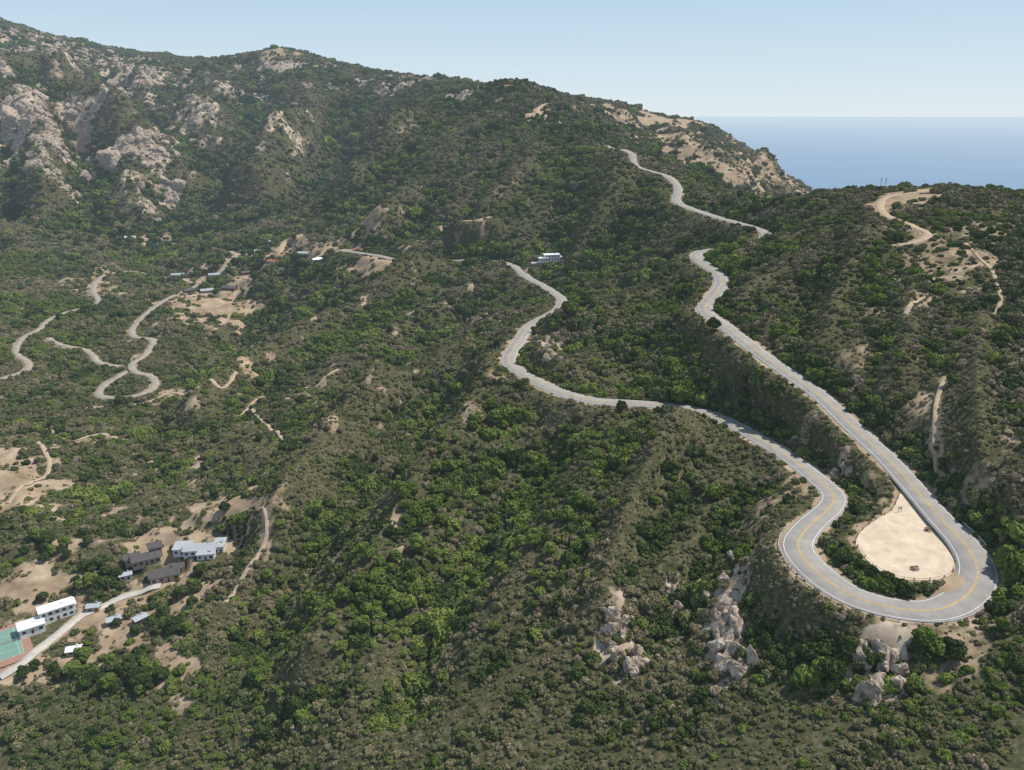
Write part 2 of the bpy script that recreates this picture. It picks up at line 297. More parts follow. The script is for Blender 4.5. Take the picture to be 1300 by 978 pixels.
def bsdf(b,col,rough=.9,spec=.15,normal=None):
    p=b.n('ShaderNodeBsdfPrincipled'); 
    if isinstance(col,tuple): p.inputs['Base Color'].default_value=(*col,1) if len(col)==3 else col
    else: b.l(col,p.inputs['Base Color'])
    p.inputs['Roughness'].default_value=rough; p.inputs['Specular IOR Level'].default_value=spec
    if normal is not None: b.l(normal,p.inputs['Normal'])
    return p.outputs[0]
def diff(b,col,normal=None):
    p=b.n('ShaderNodeBsdfDiffuse'); b.l(col,p.inputs[0])
    if normal is not None: b.l(normal,p.inputs['Normal'])
    return p.outputs[0]
def simple(name,col,rough=.8,var=.25,scale=.6,spec=.2):
    m,nt=newmat(name); b=NB(nt)
    f=b.noise(scale,4)
    lo=tuple(x*(1-var) for x in col); hi=tuple(min(1,x*(1+var)) for x in col)
    cc=b.ramp(f,[(.3,lo),(.7,hi)]); finish_with_haze(b,bsdf(b,cc,rough,spec)); return m
mt,nt=newmat("hillside_ground"); b=NB(nt)
ab=b.n('ShaderNodeAttribute',attribute_name='bare'); ar=b.n('ShaderNodeAttribute',attribute_name='rock')
n2=b.noise(.6,4); n3=b.noise(.012,3); n4=b.noise(.075,5,None,.65)
veg=b.ramp(n2,[(.3,(.038,.042,.018)),(.5,(.080,.078,.038)),(.7,(.18,.148,.09))])
veg=b.mix(b.math('MULTIPLY',n3,.45),veg,(.07,.072,.032))
soil=b.ramp(n4,[(.30,(.19,.135,.085)),(.5,(.33,.245,.16)),(.70,(.47,.37,.26))])
soil=b.mix(b.math('MULTIPLY',n2,.4),soil,(.28,.20,.12))
rk=b.ramp(n4,[(.32,(.12,.092,.068)),(.48,(.34,.265,.19)),(.66,(.53,.43,.33))])
nn=b.math('ADD',b.math('MULTIPLY',n2,.5),b.math('MULTIPLY',n4,1.0))
fb=b.math('MULTIPLY',b.math('SUBTRACT',b.math('ADD',ab.outputs['Fac'],nn),.98),2.4,True)
fr=b.math('MULTIPLY',b.math('SUBTRACT',b.math('ADD',ar.outputs['Fac'],nn),1.10),3.0,True)
col=b.mix(fr,b.mix(fb,veg,soil),rk)
finish_with_haze(b,diff(b,col))
def foliage(name,stops):
    m,nt=newmat(name); b=NB(nt)
    oi=b.n('ShaderNodeObjectInfo')
    big=b.noise(.014,2); fine=b.noise(1.3,1)
    f=b.math('ADD',b.math('MULTIPLY',oi.outputs['Random'],.45),b.math('MULTIPLY',b.math('SUBTRACT',big,.30),1.5))
    cc=b.ramp(f,stops)
    k=b.ramp(fine,[(.3,(.60,.60,.60)),(.72,(1.48,1.42,1.28))])
    cc=b.mix(1.0,cc,k,'MULTIPLY')
    finish_with_haze(b,diff(b,cc)); return m
M_OLIVE=foliage("chaparral_leaves",[(.15,(.080,.098,.042)),(.42,(.112,.120,.056)),(.62,(.152,.144,.078)),(.88,(.195,.162,.105))])
M_GREEN=foliage("green_leaves",[(.15,(.072,.108,.025)),(.5,(.104,.142,.034)),(.85,(.152,.188,.050))])
M_DARK=foliage("oak_leaves",[(.15,(.032,.052,.018)),(.5,(.048,.070,.024)),(.85,(.074,.096,.036))])
M_DRY=foliage("dry_brush",[(.15,(.165,.130,.088)),(.5,(.225,.18,.13)),(.85,(.29,.235,.18))])
M_BARK=simple("bark",(.12,.09,.065))
M_ASPH=simple("asphalt",(.285,.262,.235),.9,.15,.22); M_PALE=simple("worn_asphalt",(.30,.255,.205),.9,.2,.2)
M_DIRT=simple("dirt",(.40,.305,.205),.95,.2,.4,.05); M_CONC=simple("concrete",(.46,.42,.36),.9,.14,.4); M_PAD=simple("gravel",(.57,.455,.33),.95,.16,.3,.05)
M_YEL=simple("yellow_paint",(.55,.36,.06),.7,.15); M_WHT=simple("white_paint",(.62,.62,.60),.7,.1)
M_STEEL=simple("galvanised_steel",(.45,.45,.45),.5,.1); M_WOOD=simple("weathered_wood",(.13,.09,.06),.9)
mr,nt=newmat("sandstone"); b=NB(nt)
rc=b.ramp(b.noise(.45,6),[(.3,(.14,.105,.08)),(.5,(.36,.285,.215)),(.72,(.57,.48,.38))])
bp=b.n('ShaderNodeBump'); bp.inputs['Strength'].default_value=.9; bp.inputs['Distance'].default_value=.6; b.l(b.noise(.9,4),bp.inputs['Height'])
finish_with_haze(b,diff(b,rc,bp.outputs[0])); M_ROCK=mr
# ---------------------------------------------------------------- mesh helpers
def link(o,parent=None):
    scene.collection.objects.link(o)
    if parent: o.parent=parent
    return o
def arrmesh(name,V,Q):
    me=bpy.data.meshes.new(name); V=np.asarray(V,np.float32); Q=np.asarray(Q,np.int32); k=Q.shape[1]
    me.vertices.add(len(V)); me.vertices.foreach_set('co',V.ravel())
    me.loops.add(Q.size); me.loops.foreach_set('vertex_index',Q.ravel())
    me.polygons.add(len(Q)); me.polygons.foreach_set('loop_start',np.arange(0,Q.size,k,dtype=np.int32)); me.polygons.foreach_set('loop_total',np.full(len(Q),k,np.int32))
    me.update(calc_edges=True); return me
idx=np.arange(NS*NT).reshape(NT,NS)
Q=np.stack([idx[:-1,:-1],idx[:-1,1:],idx[1:,1:],idx[1:,:-1]],-1).reshape(-1,4)
me=arrmesh("hillside_terrain",np.stack([GX,GY,Z+CAMZ],-1).reshape(-1,3),Q)
a=me.attributes.new('bare','FLOAT','POINT'); a.data.foreach_set('value',np.clip(np.maximum(bare,sh),0,1).astype(np.float32).ravel())
a=me.attributes.new('rock','FLOAT','POINT'); a.data.foreach_set('value',rock.astype(np.float32).ravel())
me.polygons.foreach_set('use_smooth',np.ones(len(me.polygons),bool)); me.materials.append(mt)
link(bpy.data.objects.new("hillside_terrain",me))
R=120000; nr=64
bm=bmesh.new(); rings=[]
for rr in (3000,8000,20000,50000,R):
    rings.append([bm.verts.new((rr*math.sin(t),rr*math.cos(t),0)) for t in [(-1.2+2.4*i/nr) for i in range(nr+1)]])
for a_,b_ in zip(rings[:-1],rings[1:]):
    for i in range(nr): bm.faces.new((a_[i],a_[i+1],b_[i+1],b_[i]))
me=bpy.data.meshes.new("ocean"); bmesh.ops.recalc_face_normals(bm,faces=bm.faces); bm.to_mesh(me); bm.free()
ms,nt=newmat("sea_water"); b=NB(nt)
vs=b.n('ShaderNodeVectorMath',operation='MULTIPLY'); b.l(b.pos(),vs.inputs[0]); vs.inputs[1].default_value=(.0003,.0008,1)
sc=b.ramp(b.noise(1,4,vs.outputs[0]),[(.3,(.075,.155,.27)),(.7,(.10,.19,.31))])
finish_with_haze(b,bsdf(b,sc,.5,.25),L=24000.,haze=(.62,.75,.85,1),fmax=.94); me.materials.append(ms); link(bpy.data.objects.new("ocean",me))  # sea gets its own paler painted haze glow
def frame(r):
    t=np.zeros((len(r),2)); t[1:-1]=r[2:,:2]-r[:-2,:2]; t[0]=r[1,:2]-r[0,:2]; t[-1]=r[-1,:2]-r[-2,:2]
    t/=np.linalg.norm(t,axis=1)[:,None]+1e-9; return np.column_stack([t[:,1],-t[:,0]])
def ribbon(name,r,o0,o1,lift,mat,parent=None,skirt=0):
    N=frame(r); o0=np.broadcast_to(o0,(len(r),)); o1=np.broadcast_to(o1,(len(r),)); z=r[:,2]+CAMZ+lift
    a_=np.column_stack([r[:,0]+N[:,0]*o0,r[:,1]+N[:,1]*o0,z]); b_=np.column_stack([r[:,0]+N[:,0]*o1,r[:,1]+N[:,1]*o1,z]); n=len(r)
    i=np.arange(n-1); 
    if skirt:
        a2=a_.copy();a2[:,:2]-=N*skirt;a2[:,2]-=skirt; b2=b_.copy();b2[:,:2]+=N*skirt;b2[:,2]-=skirt
        V=np.vstack([a2,a_,b_,b2]); Q=np.vstack([np.column_stack([i+k*n,i+k*n+1,i+(k+1)*n+1,i+(k+1)*n]) for k in range(3)])
    else:
        V=np.vstack([a_,b_]); Q=np.column_stack([i,i+1,i+1+n,i+n])
    me=arrmesh(name,V,Q[:,::-1]); me.materials.append(mat); return link(bpy.data.objects.new(name,me),parent)
KM={"asphalt":M_ASPH,"pale":M_PALE,"dirt":M_DIRT,"concrete":M_CONC}
for name,r,hw,kind in ROADS:
    lift=.12+.0006*r[:,1]
    w_=hw
    if kind=="dirt": w_=hw*(1+.35*fbm(3,r[:,0]/5,r[:,1]/5,2))
    o=ribbon(name,r,-w_,w_,lift,KM[kind],None,.35)
    if name=="mountain_road":
        L=lift+.02
        ribbon("centre_line_a",r,-.26,-.09,L,M_YEL,o); ribbon("centre_line_b",r,.09,.26,L,M_YEL,o)
        ribbon("edge_line_a",r,-hw+.45,-hw+.62,L,M_WHT,o); ribbon("edge_line_b",r,hw-.62,hw-.45,L,M_WHT,o)
bm=bmesh.new(); vs_=[bm.verts.new((p[0],p[1],CAMZ+p[2]+.07)) for p in pad]; f=bm.faces.new(vs_); 
bmesh.ops.triangulate(bm,faces=[f]); bmesh.ops.recalc_face_normals(bm,faces=bm.faces)
if sum(f.normal.z for f in bm.faces)<0: bmesh.ops.reverse_faces(bm,faces=bm.faces)
me=bpy.data.meshes.new("gravel_turnout"); bm.to_mesh(me); bm.free(); me.materials.append(M_PAD); link(bpy.data.objects.new("gravel_turnout",me))
class MB:
    def __init__(s): s.v=[];s.f=[];s.m=[]
    def box(s,cx,cy,z0,w,d,h,mi=0,rot=0):
        n=len(s.v); c_,s_=math.cos(rot),math.sin(rot)
        for z in (z0,z0+h):
            for a,b_ in ((-1,-1),(1,-1),(1,1),(-1,1)):
                x=a*w/2;y=b_*d/2; s.v.append((cx+x*c_-y*s_,cy+x*s_+y*c_,z))
        for q in ((3,2,1,0),(4,5,6,7),(0,1,5,4),(1,2,6,5),(2,3,7,6),(3,0,4,7)): s.f.append([n+k for k in q]); s.m.append(mi)
    def cyl(s,p0,p1,r0,r1,mi=0,k=8):
        p0=Vector(p0);p1=Vector(p1);d=(p1-p0).normalized(); a=d.orthogonal().normalized(); b_=d.cross(a); n=len(s.v)
        for p,r in ((p0,r0),(p1,r1)):
            for i in range(k): t=2*math.pi*i/k; s.v.append(tuple(p+a*math.cos(t)*r+b_*math.sin(t)*r))
        for i in range(k): s.f.append([n+i,n+(i+1)%k,n+k+(i+1)%k,n+k+i]); s.m.append(mi)
        s.f.append([n+k+i for i in range(k)]); s.m.append(mi)
    def add(s,V,Fs,mi=0):
        n=len(s.v); s.v+= [tuple(v) for v in V]; s.f+=[[n+i for i in f] for f in Fs]; s.m+=[mi]*len(Fs)
    def mesh(s,name,mats):
        me=bpy.data.meshes.new(name); me.from_pydata(s.v,[],s.f); 
        for m in mats: me.materials.append(m)
        me.polygons.foreach_set('material_index',s.m); me.update(); return me
    def obj(s,name,mats,parent=None,loc=None,rot=0):
        o=bpy.data.objects.new(name,s.mesh(name,mats)); 
        if loc: o.location=loc
        o.rotation_euler[2]=rot; return link(o,parent)
N=frame(main)
ring=[i for i in range(len(main)) if 172<main[i,1]<218 and main[i,0]>60]
i0,i1=min(ring),max(ring)
cen=main[i0:i1+1,:2].mean(0); sgn=1 if np.mean(np.sum((main[i0:i1+1,:2]-cen)*N[i0:i1+1],axis=1))>0 else -1
mb=MB(); prev=None
for k,i in enumerate(range(i0,i1+1)):
    p=main[i]; o=sgn*(hwm[i]+1.0); q=Vector((p[0]+N[i,0]*o,p[1]+N[i,1]*o,p[2]+CAMZ))
    if prev is not None:
        t=(q-prev); ang=math.atan2(t.y,t.x); mid=(q+prev)/2
        mb.box(mid.x,mid.y,mid.z+.5,t.length+.02,.10,.32,0,ang)
    if k%2==0: mb.box(q.x+N[i,0]*sgn*.15,q.y+N[i,1]*sgn*.15,q.z-.5,.16,.16,1.3,1,math.atan2(N[i,1],N[i,0]))
    prev=q
mb.obj("guardrail",[M_STEEL,M_WOOD])
mb=MB(); m_=len(pad); last=None
for k in range(0,m_,2):
    p=pad[k]; z=CAMZ+p[2]
    mb.cyl((p[0],p[1],z-.3),(p[0],p[1],z+1.0),.15,.12,0,8)
    if last is not None: mb.cyl((last[0],last[1],CAMZ+last[2]+.75),(p[0],p[1],z+.75),.045,.045,0,6)
    last=p
mb.obj("wooden_fence",[M_WOOD])
def padloc(u,v,dz=.08):
    p=PZ(u,v,-116.3-(v-612)*.0312); return (p[0],p[1],CAMZ+float(padz(p[0],p[1]))+dz)
def picnic(u,v,rot):
    mb=MB(); mb.box(0,0,.72,2.0,.8,.07); mb.box(0,.75,.42,2.0,.3,.06); mb.box(0,-.75,.42,2.0,.3,.06)
    for x in (-.7,.7):
        mb.box(x,0,.38,.1,1.7,.04); mb.box(x,.3,0,.1,.1,.72); mb.box(x,-.3,0,.1,.1,.72); mb.box(x,.75,0,.1,.1,.42);mb.box(x,-.75,0,.1,.1,.42)
    mb.obj("picnic_table",[M_WOOD],None,padloc(u,v),rot)
picnic(1161,723,.2); picnic(1178,673,.9)
mb=MB(); mb.cyl((-.5,0,0),(-.5,0,2),.06,.06);mb.cyl((.5,0,0),(.5,0,2),.06,.06);mb.box(0,-.08,1.0,1.3,.06,.9,1)
mb.obj("information_sign",[M_WOOD,M_WHT],None,padloc(1142,650,.03),.2)
# ---------------------------------------------------------------- foliage meshes
def icodata(sub):
    bm=bmesh.new(); bmesh.ops.create_icosphere(bm,subdivisions=sub,radius=1); V=np.array([v.co[:] for v in bm.verts]); Fs=[[v.index for v in f.verts] for f in bm.faces]; bm.free(); return V,Fs
IV,IF=icodata(3); IV2,IF2=icodata(4)
def crown(mb,lobes,seed,leaves,ls,mi=0,amp=.30,fr=2.3):
    rg=np.random.default_rng(seed)
    for (cx,cy,cz_,r,fz) in lobes:
        off=Vector(rg.random(3)*50); V=[]
        for v in IV:
            n_=noise.noise(Vector(v)*fr+off)+.7*noise.noise(Vector(v)*fr*2.7+off)
            k=r*(1+amp*n_*1.6); V.append((cx+v[0]*k,cy+v[1]*k,cz_+v[2]*k*fz))
        mb.add(V,IF,mi)
        for _ in range(int(leaves)):
            d=rg.normal(size=3); d/=np.linalg.norm(d); 
            if d[2]<-.3: d[2]*=-1
            k=r*rg.uniform(.95,1.22); p=np.array([cx+d[0]*k,cy+d[1]*k,cz_+d[2]*k*fz]); a=rg.normal(size=3); a/=np.linalg.norm(a); b_=np.cross(a,rg.normal(size=3)); b_/=np.linalg.norm(b_); h=ls*r*rg.uniform(.6,1.4)
            mb.add([p-a*h,p+b_*h*.6,p+a*h,p-b_*h*.6],[[0,1,2,3]],mi)
def bush(seed,nl,hgt):
    rg=np.random.default_rng(seed); mb=MB(); L=[]
    for i in range(nl):
        a=rg.random()*6.28; d=rg.random()**.5*.62; L.append((d*math.cos(a),d*math.sin(a),hgt*(.25+.35*rg.random()*(1-d)),rg.uniform(.24,.46),rg.uniform(.8,1.15)*hgt))
    crown(mb,L,seed,34,.24); return mb
def tree(seed):
    rg=np.random.default_rng(seed); mb=MB()
    mb.cyl((0,0,-.1),(.02,.01,.28),.07,.05,1); L=[]
    for i in range(7):
        a=i*.9+rg.random()*.5; d=rg.uniform(.3,.5); z=rg.uniform(.5,.75)
        mb.cyl((.02,.01,.25),(d*math.cos(a)*.8,d*math.sin(a)*.8,z),.04,.015,1,6); L.append((d*math.cos(a),d*math.sin(a),z,rg.uniform(.20,.34),.85))
    for i in range(8):
        a=rg.random()*6.28; d=rg.random()*.38; L.append((d*math.cos(a),d*math.sin(a),rg.uniform(.65,1.05),rg.uniform(.20,.34),.85))
    crown(mb,L,seed,60,.22); return mb
# ---------------------------------------------------------------- scatter
SP=2.05; OV=1.7
tt=np.linspace(math.log(110),math.log(3600),400); Yt=np.exp(tt); dens=Yt**2/(SP*(Yt/300)**.64)**2; cum=np.cumsum(dens)*(tt[1]-tt[0])*1.56; NTOT=int(cum[-1]*OV)
t_=np.interp(rng.random(NTOT),cum/cum[-1],tt); s_=rng.uniform(-.78,.78,NTOT); Y_=np.exp(t_); X_=s_*Y_
m=rng.random(NTOT)<samp(SLP,X_,Y_)/OV; t_=t_[m];s_=s_[m];Y_=Y_[m];X_=X_[m];NTOT=len(X_)
bv=samp(bare,X_,Y_); rv_=samp(rock,X_,Y_); rd=samp(RD,X_,Y_); cv=samp(conc,X_,Y_)
clump=fbm(5,X_/34,Y_/34,3)
rad=SP*(Y_/300)**.64*.64*np.clip(np.exp(rng.normal(-.03,.46,NTOT)),.35,2.6)*(1+.7*np.clip(clump+.4*cv,-.6,.9))
green=.33+1.2*fbm(6,X_/80,Y_/80,3)+.5*cv
def gz(u,v,ru,rv):
    h=hit(u,v); h2=hit(u,v-rv); h3=hit(u,v+rv); rt=max(.03,(math.log(h2[1])-math.log(h3[1]))/2)
    return np.exp(-((s_-h[0]/h[1])/(ru/F))**2-((t_-math.log(h[1]))/rt)**2)
for q in [(540,640,60,70),(450,760,60,60),(620,540,30,30),(700,640,120,70),(900,630,35,20),(560,400,90,25),(480,440,60,20),(130,640,60,30),(60,420,60,30),(380,380,60,25),(720,220,90,50),(760,370,80,20),(900,340,60,30),(150,540,60,25),(600,720,120,60),(1170,300,30,10),(150,620,50,20)]: green+=.55*gz(*q)
bigg=np.clip(green-.7,0,1)
rad*=(1+.9*bigg*rng.random(NTOT))
keep=(rng.random(NTOT)>bv*.97)&(rng.random(NTOT)>rv_*np.where(Y_<400,.8,.88))&(rd>rad*.7+.2+.001*Y_)
for x,y,z,r in FL: keep&=np.hypot(X_-x,Y_-y)>r*.95+1
cls=np.where(rng.random(NTOT)<np.clip(green*.65-.12,.03,.88),1,0)
cls=np.where(rng.random(NTOT)<np.clip(.15+.3*clump+.28*cv,.03,.7),2,cls)
dryp=.06+.13*(s_>.3)+.25*bv+.05*(Y_<500)-.14*cv+.12*(Y_>1400)*(s_>.1)+.18*np.clip(fbm(2,X_/70,Y_/70,2),0,1)
cls=np.where(rng.random(NTOT)<dryp,3,cls)
Zs=samp(Z,X_,Y_)+CAMZ
root=bpy.data.objects.new("chaparral_foliage",None); link(root)
def instancer(name,mesh,X,Y,Zv,r,parent,tilt=.15):
    n=len(X); th=rng.random(n)*6.283; c_,s2=np.cos(th),np.sin(th); tx=rng.normal(0,tilt,n); ty=rng.normal(0,tilt,n)
    V=np.zeros((n,4,3))
    for k,(a,b_) in enumerate(((-.5,-.5),(.5,-.5),(.5,.5),(-.5,.5))):
        lx=(a*c_-b_*s2)*r; ly=(a*s2+b_*c_)*r; V[:,k,0]=X+lx;V[:,k,1]=Y+ly;V[:,k,2]=Zv+lx*tx+ly*ty
    me=arrmesh(name,V.reshape(-1,3),np.arange(4*n).reshape(-1,4)); o=link(bpy.data.objects.new(name,me),parent)
    o.instance_type='FACES'; o.use_instance_faces_scale=True; o.instance_faces_scale=1.0; o.show_instancer_for_render=False; o.show_instancer_for_viewport=False
    link(bpy.data.objects.new(name+"_shape",mesh),o); return o
kk=np.nonzero(keep)[0]
for c_,(nm,mat) in enumerate([("chaparral_shrubs",M_OLIVE),("green_shrubs",M_GREEN),("oak_shrubs",M_DARK),("dry_shrubs",M_DRY)]):
    nv=3 if c_<2 else 2
    ids=kk[cls[kk]==c_]; var=rng.integers(0,nv,len(ids))
    for v in range(nv):
        I=ids[var==v]; mb=bush(c_*10+v+1,6+v*2,[1.0,1.2,.85][v]); m=mb.mesh(nm,[mat])
        fac={0:.95,1:1.15,2:1.15,3:.7}[c_]
        instancer(nm,m,X_[I],Y_[I],Zs[I]-.12*rad[I],rad[I]*fac,root)
gx_=[];gy_=[];gr=[]
for u,v,ru,rv,n_ in [(285,78,14,4,40),(320,78,12,3,20),(350,70,6,2,6),(30,45,40,6,50),(560,116,50,6,60),(640,112,30,8,60),(690,150,40,10,60),(730,165,40,8,60),(280,330,60,20,120),(320,310,40,10,60),(400,345,40,12,60),(160,300,50,15,50),(120,740,25,25,16),(190,735,30,12,14),(290,670,30,16,8),(130,860,60,20,26),(60,700,40,20,12),(40,850,30,12,8),(215,780,40,30,18),(1000,262,50,6,30),(750,170,60,8,40),(430,300,30,8,20),(480,310,30,6,20),(900,315,35,6,34),(930,270,30,5,20),(60,770,40,12,8),(20,270,30,10,20),(700,412,10,6,12),(725,397,14,5,14),(740,385,14,5,10),(900,310,40,4,16),
  (540,640,60,60,34),(460,760,55,55,30),(620,530,25,25,8),(700,650,90,50,26),(900,630,25,15,6),(600,730,90,50,22),(1040,850,40,30,8),(1200,830,50,20,6),(340,780,40,60,16),(560,410,90,20,26),(960,490,40,20,8),(820,430,60,14,10)]:
    for i in range(n_):
        h=hit(u+random.gauss(0,.6)*ru,v+random.gauss(0,.6)*rv)
        if float(samp(RD,h[0],h[1]))<4 or any(math.hypot(h[0]-x,h[1]-y)<r+2 for x,y,z,r in FL): continue
        gx_.append(h[0]);gy_.append(h[1]);gr.append(random.uniform(2.6,4.4) if v>400 and u>320 else random.uniform(3.2,5.5)*(1+.35*(h[1]>1000)))
gx_=np.array(gx_);gy_=np.array(gy_);gr=np.array(gr); T=[tree(101).mesh("oak_tree",[M_DARK,M_BARK]),tree(102).mesh("oak_tree",[M_GREEN,M_BARK]),tree(103).mesh("oak_tree",[M_DARK,M_BARK])]
groot=link(bpy.data.objects.new("distant_oak_grove",None)); w=rng.integers(0,3,len(gx_)); w=np.where((gy_<450)&(gx_>-120)&(rng.random(len(gx_))<.6),1,w)
for v in range(3):
    I=w==v; instancer("oak_grove",T[v],gx_[I],gy_[I],samp(Z,gx_[I],gy_[I])+CAMZ-.3,gr[I],groot,.05)
ox=[];oy=[]
for k in range(7):
    q=catmull([hit(*p) for p in [(322-k*9,648+k*3),(330-k*9,672+k*3),(318-k*9,705+k*2),(294-k*8,738+k)]],1.0)
    dd=np.concatenate([[0],np.cumsum(np.linalg.norm(np.diff(q[:,:2],axis=0),axis=1))])
    for s3 in np.arange(0,dd[-1],2.6):
        ox.append(np.interp(s3,dd,q[:,0])+random.gauss(0,.2));oy.append(np.interp(s3,dd,q[:,1])+random.gauss(0,.2))
ox=np.array(ox);oy=np.array(oy); kf=np.array([all(math.hypot(x-a,y-b_)>r for a,b_,z,r in FL) and random.random()<.85 for x,y in zip(ox,oy)])
ox=ox[kf];oy=oy[kf]; oroot=link(bpy.data.objects.new("orchard_rows",None))
instancer("orchard_trees",T[0],ox,oy,samp(Z,ox,oy)+CAMZ-.1,rng.uniform(1.2,1.9,len(ox)),oroot,.03)
for u,v,r,k in [(628,535,4.6,1),(905,420,5.2,0),(788,522,3.8,0),(938,252,5.5,0),(960,495,4.6,1),(945,505,4,0),(1055,865,5.2,0),(130,750,6.5,2),(150,735,5,0),(255,730,4.8,0),(120,770,4.5,2),(905,632,4.8,1),(640,545,3.6,1),(560,560,4.8,1),(530,700,5.2,1),(500,770,5,1),(1165,830,3,0),(1280,765,3,0),(1272,800,2.8,1),(1105,735,3,0),(1070,715,3,0),(1125,740,3,0),(1150,758,2.6,0),(1090,722,2.6,2),(150,795,3.2,0),(430,745,3.4,0),(210,760,4,1),(330,560,4,0),(540,800,3.8,0),(1200,835,2.6,1),(540,670,4.5,1),(460,800,4.5,1),(560,620,4.2,1)]:
    h=hit(u,v); o=bpy.data.objects.new("oak_tree",T[k]); o.location=(h[0],h[1],float(samp(Z,h[0],h[1]))+CAMZ-.2); o.scale=(r,r,r*random.uniform(.9,1.1)); o.rotation_euler[2]=random.random()*6; link(o)
# ---------------------------------------------------------------- rocks
def rockmesh(seed):
    rg=np.random.default_rng(seed); off=Vector(rg.random(3)*30); V=[]
    pl=[(lambda d:(d/np.linalg.norm(d),rg.uniform(.5,.9)))(rg.normal(size=3)) for _ in range(18)]
    for v in IV2:
        k=1.0
        for d,h in pl:
            q=float(v@d); 
            if q>0: k=min(k,h/q)
        p=Vector(v)*k; k2=1+.12*noise.noise(p*2.2+off)+.10*noise.noise(p*5+off)+.06*noise.noise(p*11+off); V.append(tuple(p*k2))
    me=bpy.data.meshes.new("rock"); me.from_pydata(V,[],IF2); me.materials.append(M_ROCK); me.update(); return me
RM=[rockmesh(s) for s in range(5)]
def cliff(u0,v0,u1,v1,wpx,n_,smin,smax):
    h0=hit((u0+u1)/2,(v0+v1)/2); e=bpy.data.objects.new("rock_outcrop",None); e.location=(h0[0],h0[1],h0[2]+CAMZ); link(e)
    for j in range(n_):
        t=(j+.5)/n_; h=hit(u0+(u1-u0)*t+random.uniform(-1,1)*wpx,v0+(v1-v0)*t+random.uniform(-5,5)); a=random.uniform(smin,smax)
        o=bpy.data.objects.new("boulder_%d"%(j+1),RM[j%5]); zz=float(samp(Z,h[0],h[1])); o.location=(h[0]-h0[0],h[1]-h0[1],zz-h0[2]-a*.28); o.scale=(a*random.uniform(.8,1.4),a*random.uniform(.7,1),a*random.uniform(1.1,1.9)); o.rotation_euler=(random.uniform(-.35,.35),random.uniform(-.35,.35),random.random()*6); link(o,e)
cliff(778,780,800,858,17,18,1.9,4.0); cliff(905,738,942,862,18,28,1.9,4.3); cliff(850,744,860,788,7,7,1.6,2.8); cliff(1086,822,1140,850,14,19,1.8,3.8); cliff(1090,887,1145,872,14,13,1.8,3.6); cliff(1048,603,1085,600,5,8,1.4,2.4); cliff(690,430,712,460,12,9,1.4,3); cliff(930,708,942,722,5,4,1.5,2.4); cliff(850,465,856,475,4,2,1.2,1.8); cliff(535,878,545,888,5,3,1.2,2.4); cliff(1085,470,1095,500,4,4,1,2); cliff(1010,556,1030,562,6,3,1,2)
nb_=160000; t2=rng.uniform(math.log(1100),math.log(3200),nb_); s2_=rng.uniform(-.8,.1,nb_); Y2=np.exp(t2);X2=s2_*Y2
rk2=samp(rock,X2,Y2); k=(rk2>.28)&(rng.random(nb_)<.3*np.clip(rk2,0,1)**1.5); X2=X2[k][:11000];Y2=Y2[k][:11000]
broot=link(bpy.data.objects.new("boulder_field",None)); w=rng.integers(0,5,len(X2)); rr=np.exp(rng.normal(1.5,.5,len(X2)))
for v in range(5):
    I=w==v; instancer("boulders",RM[v],X2[I],Y2[I],samp(Z,X2[I],Y2[I])+CAMZ-.3*rr[I],rr[I],broot,.4)
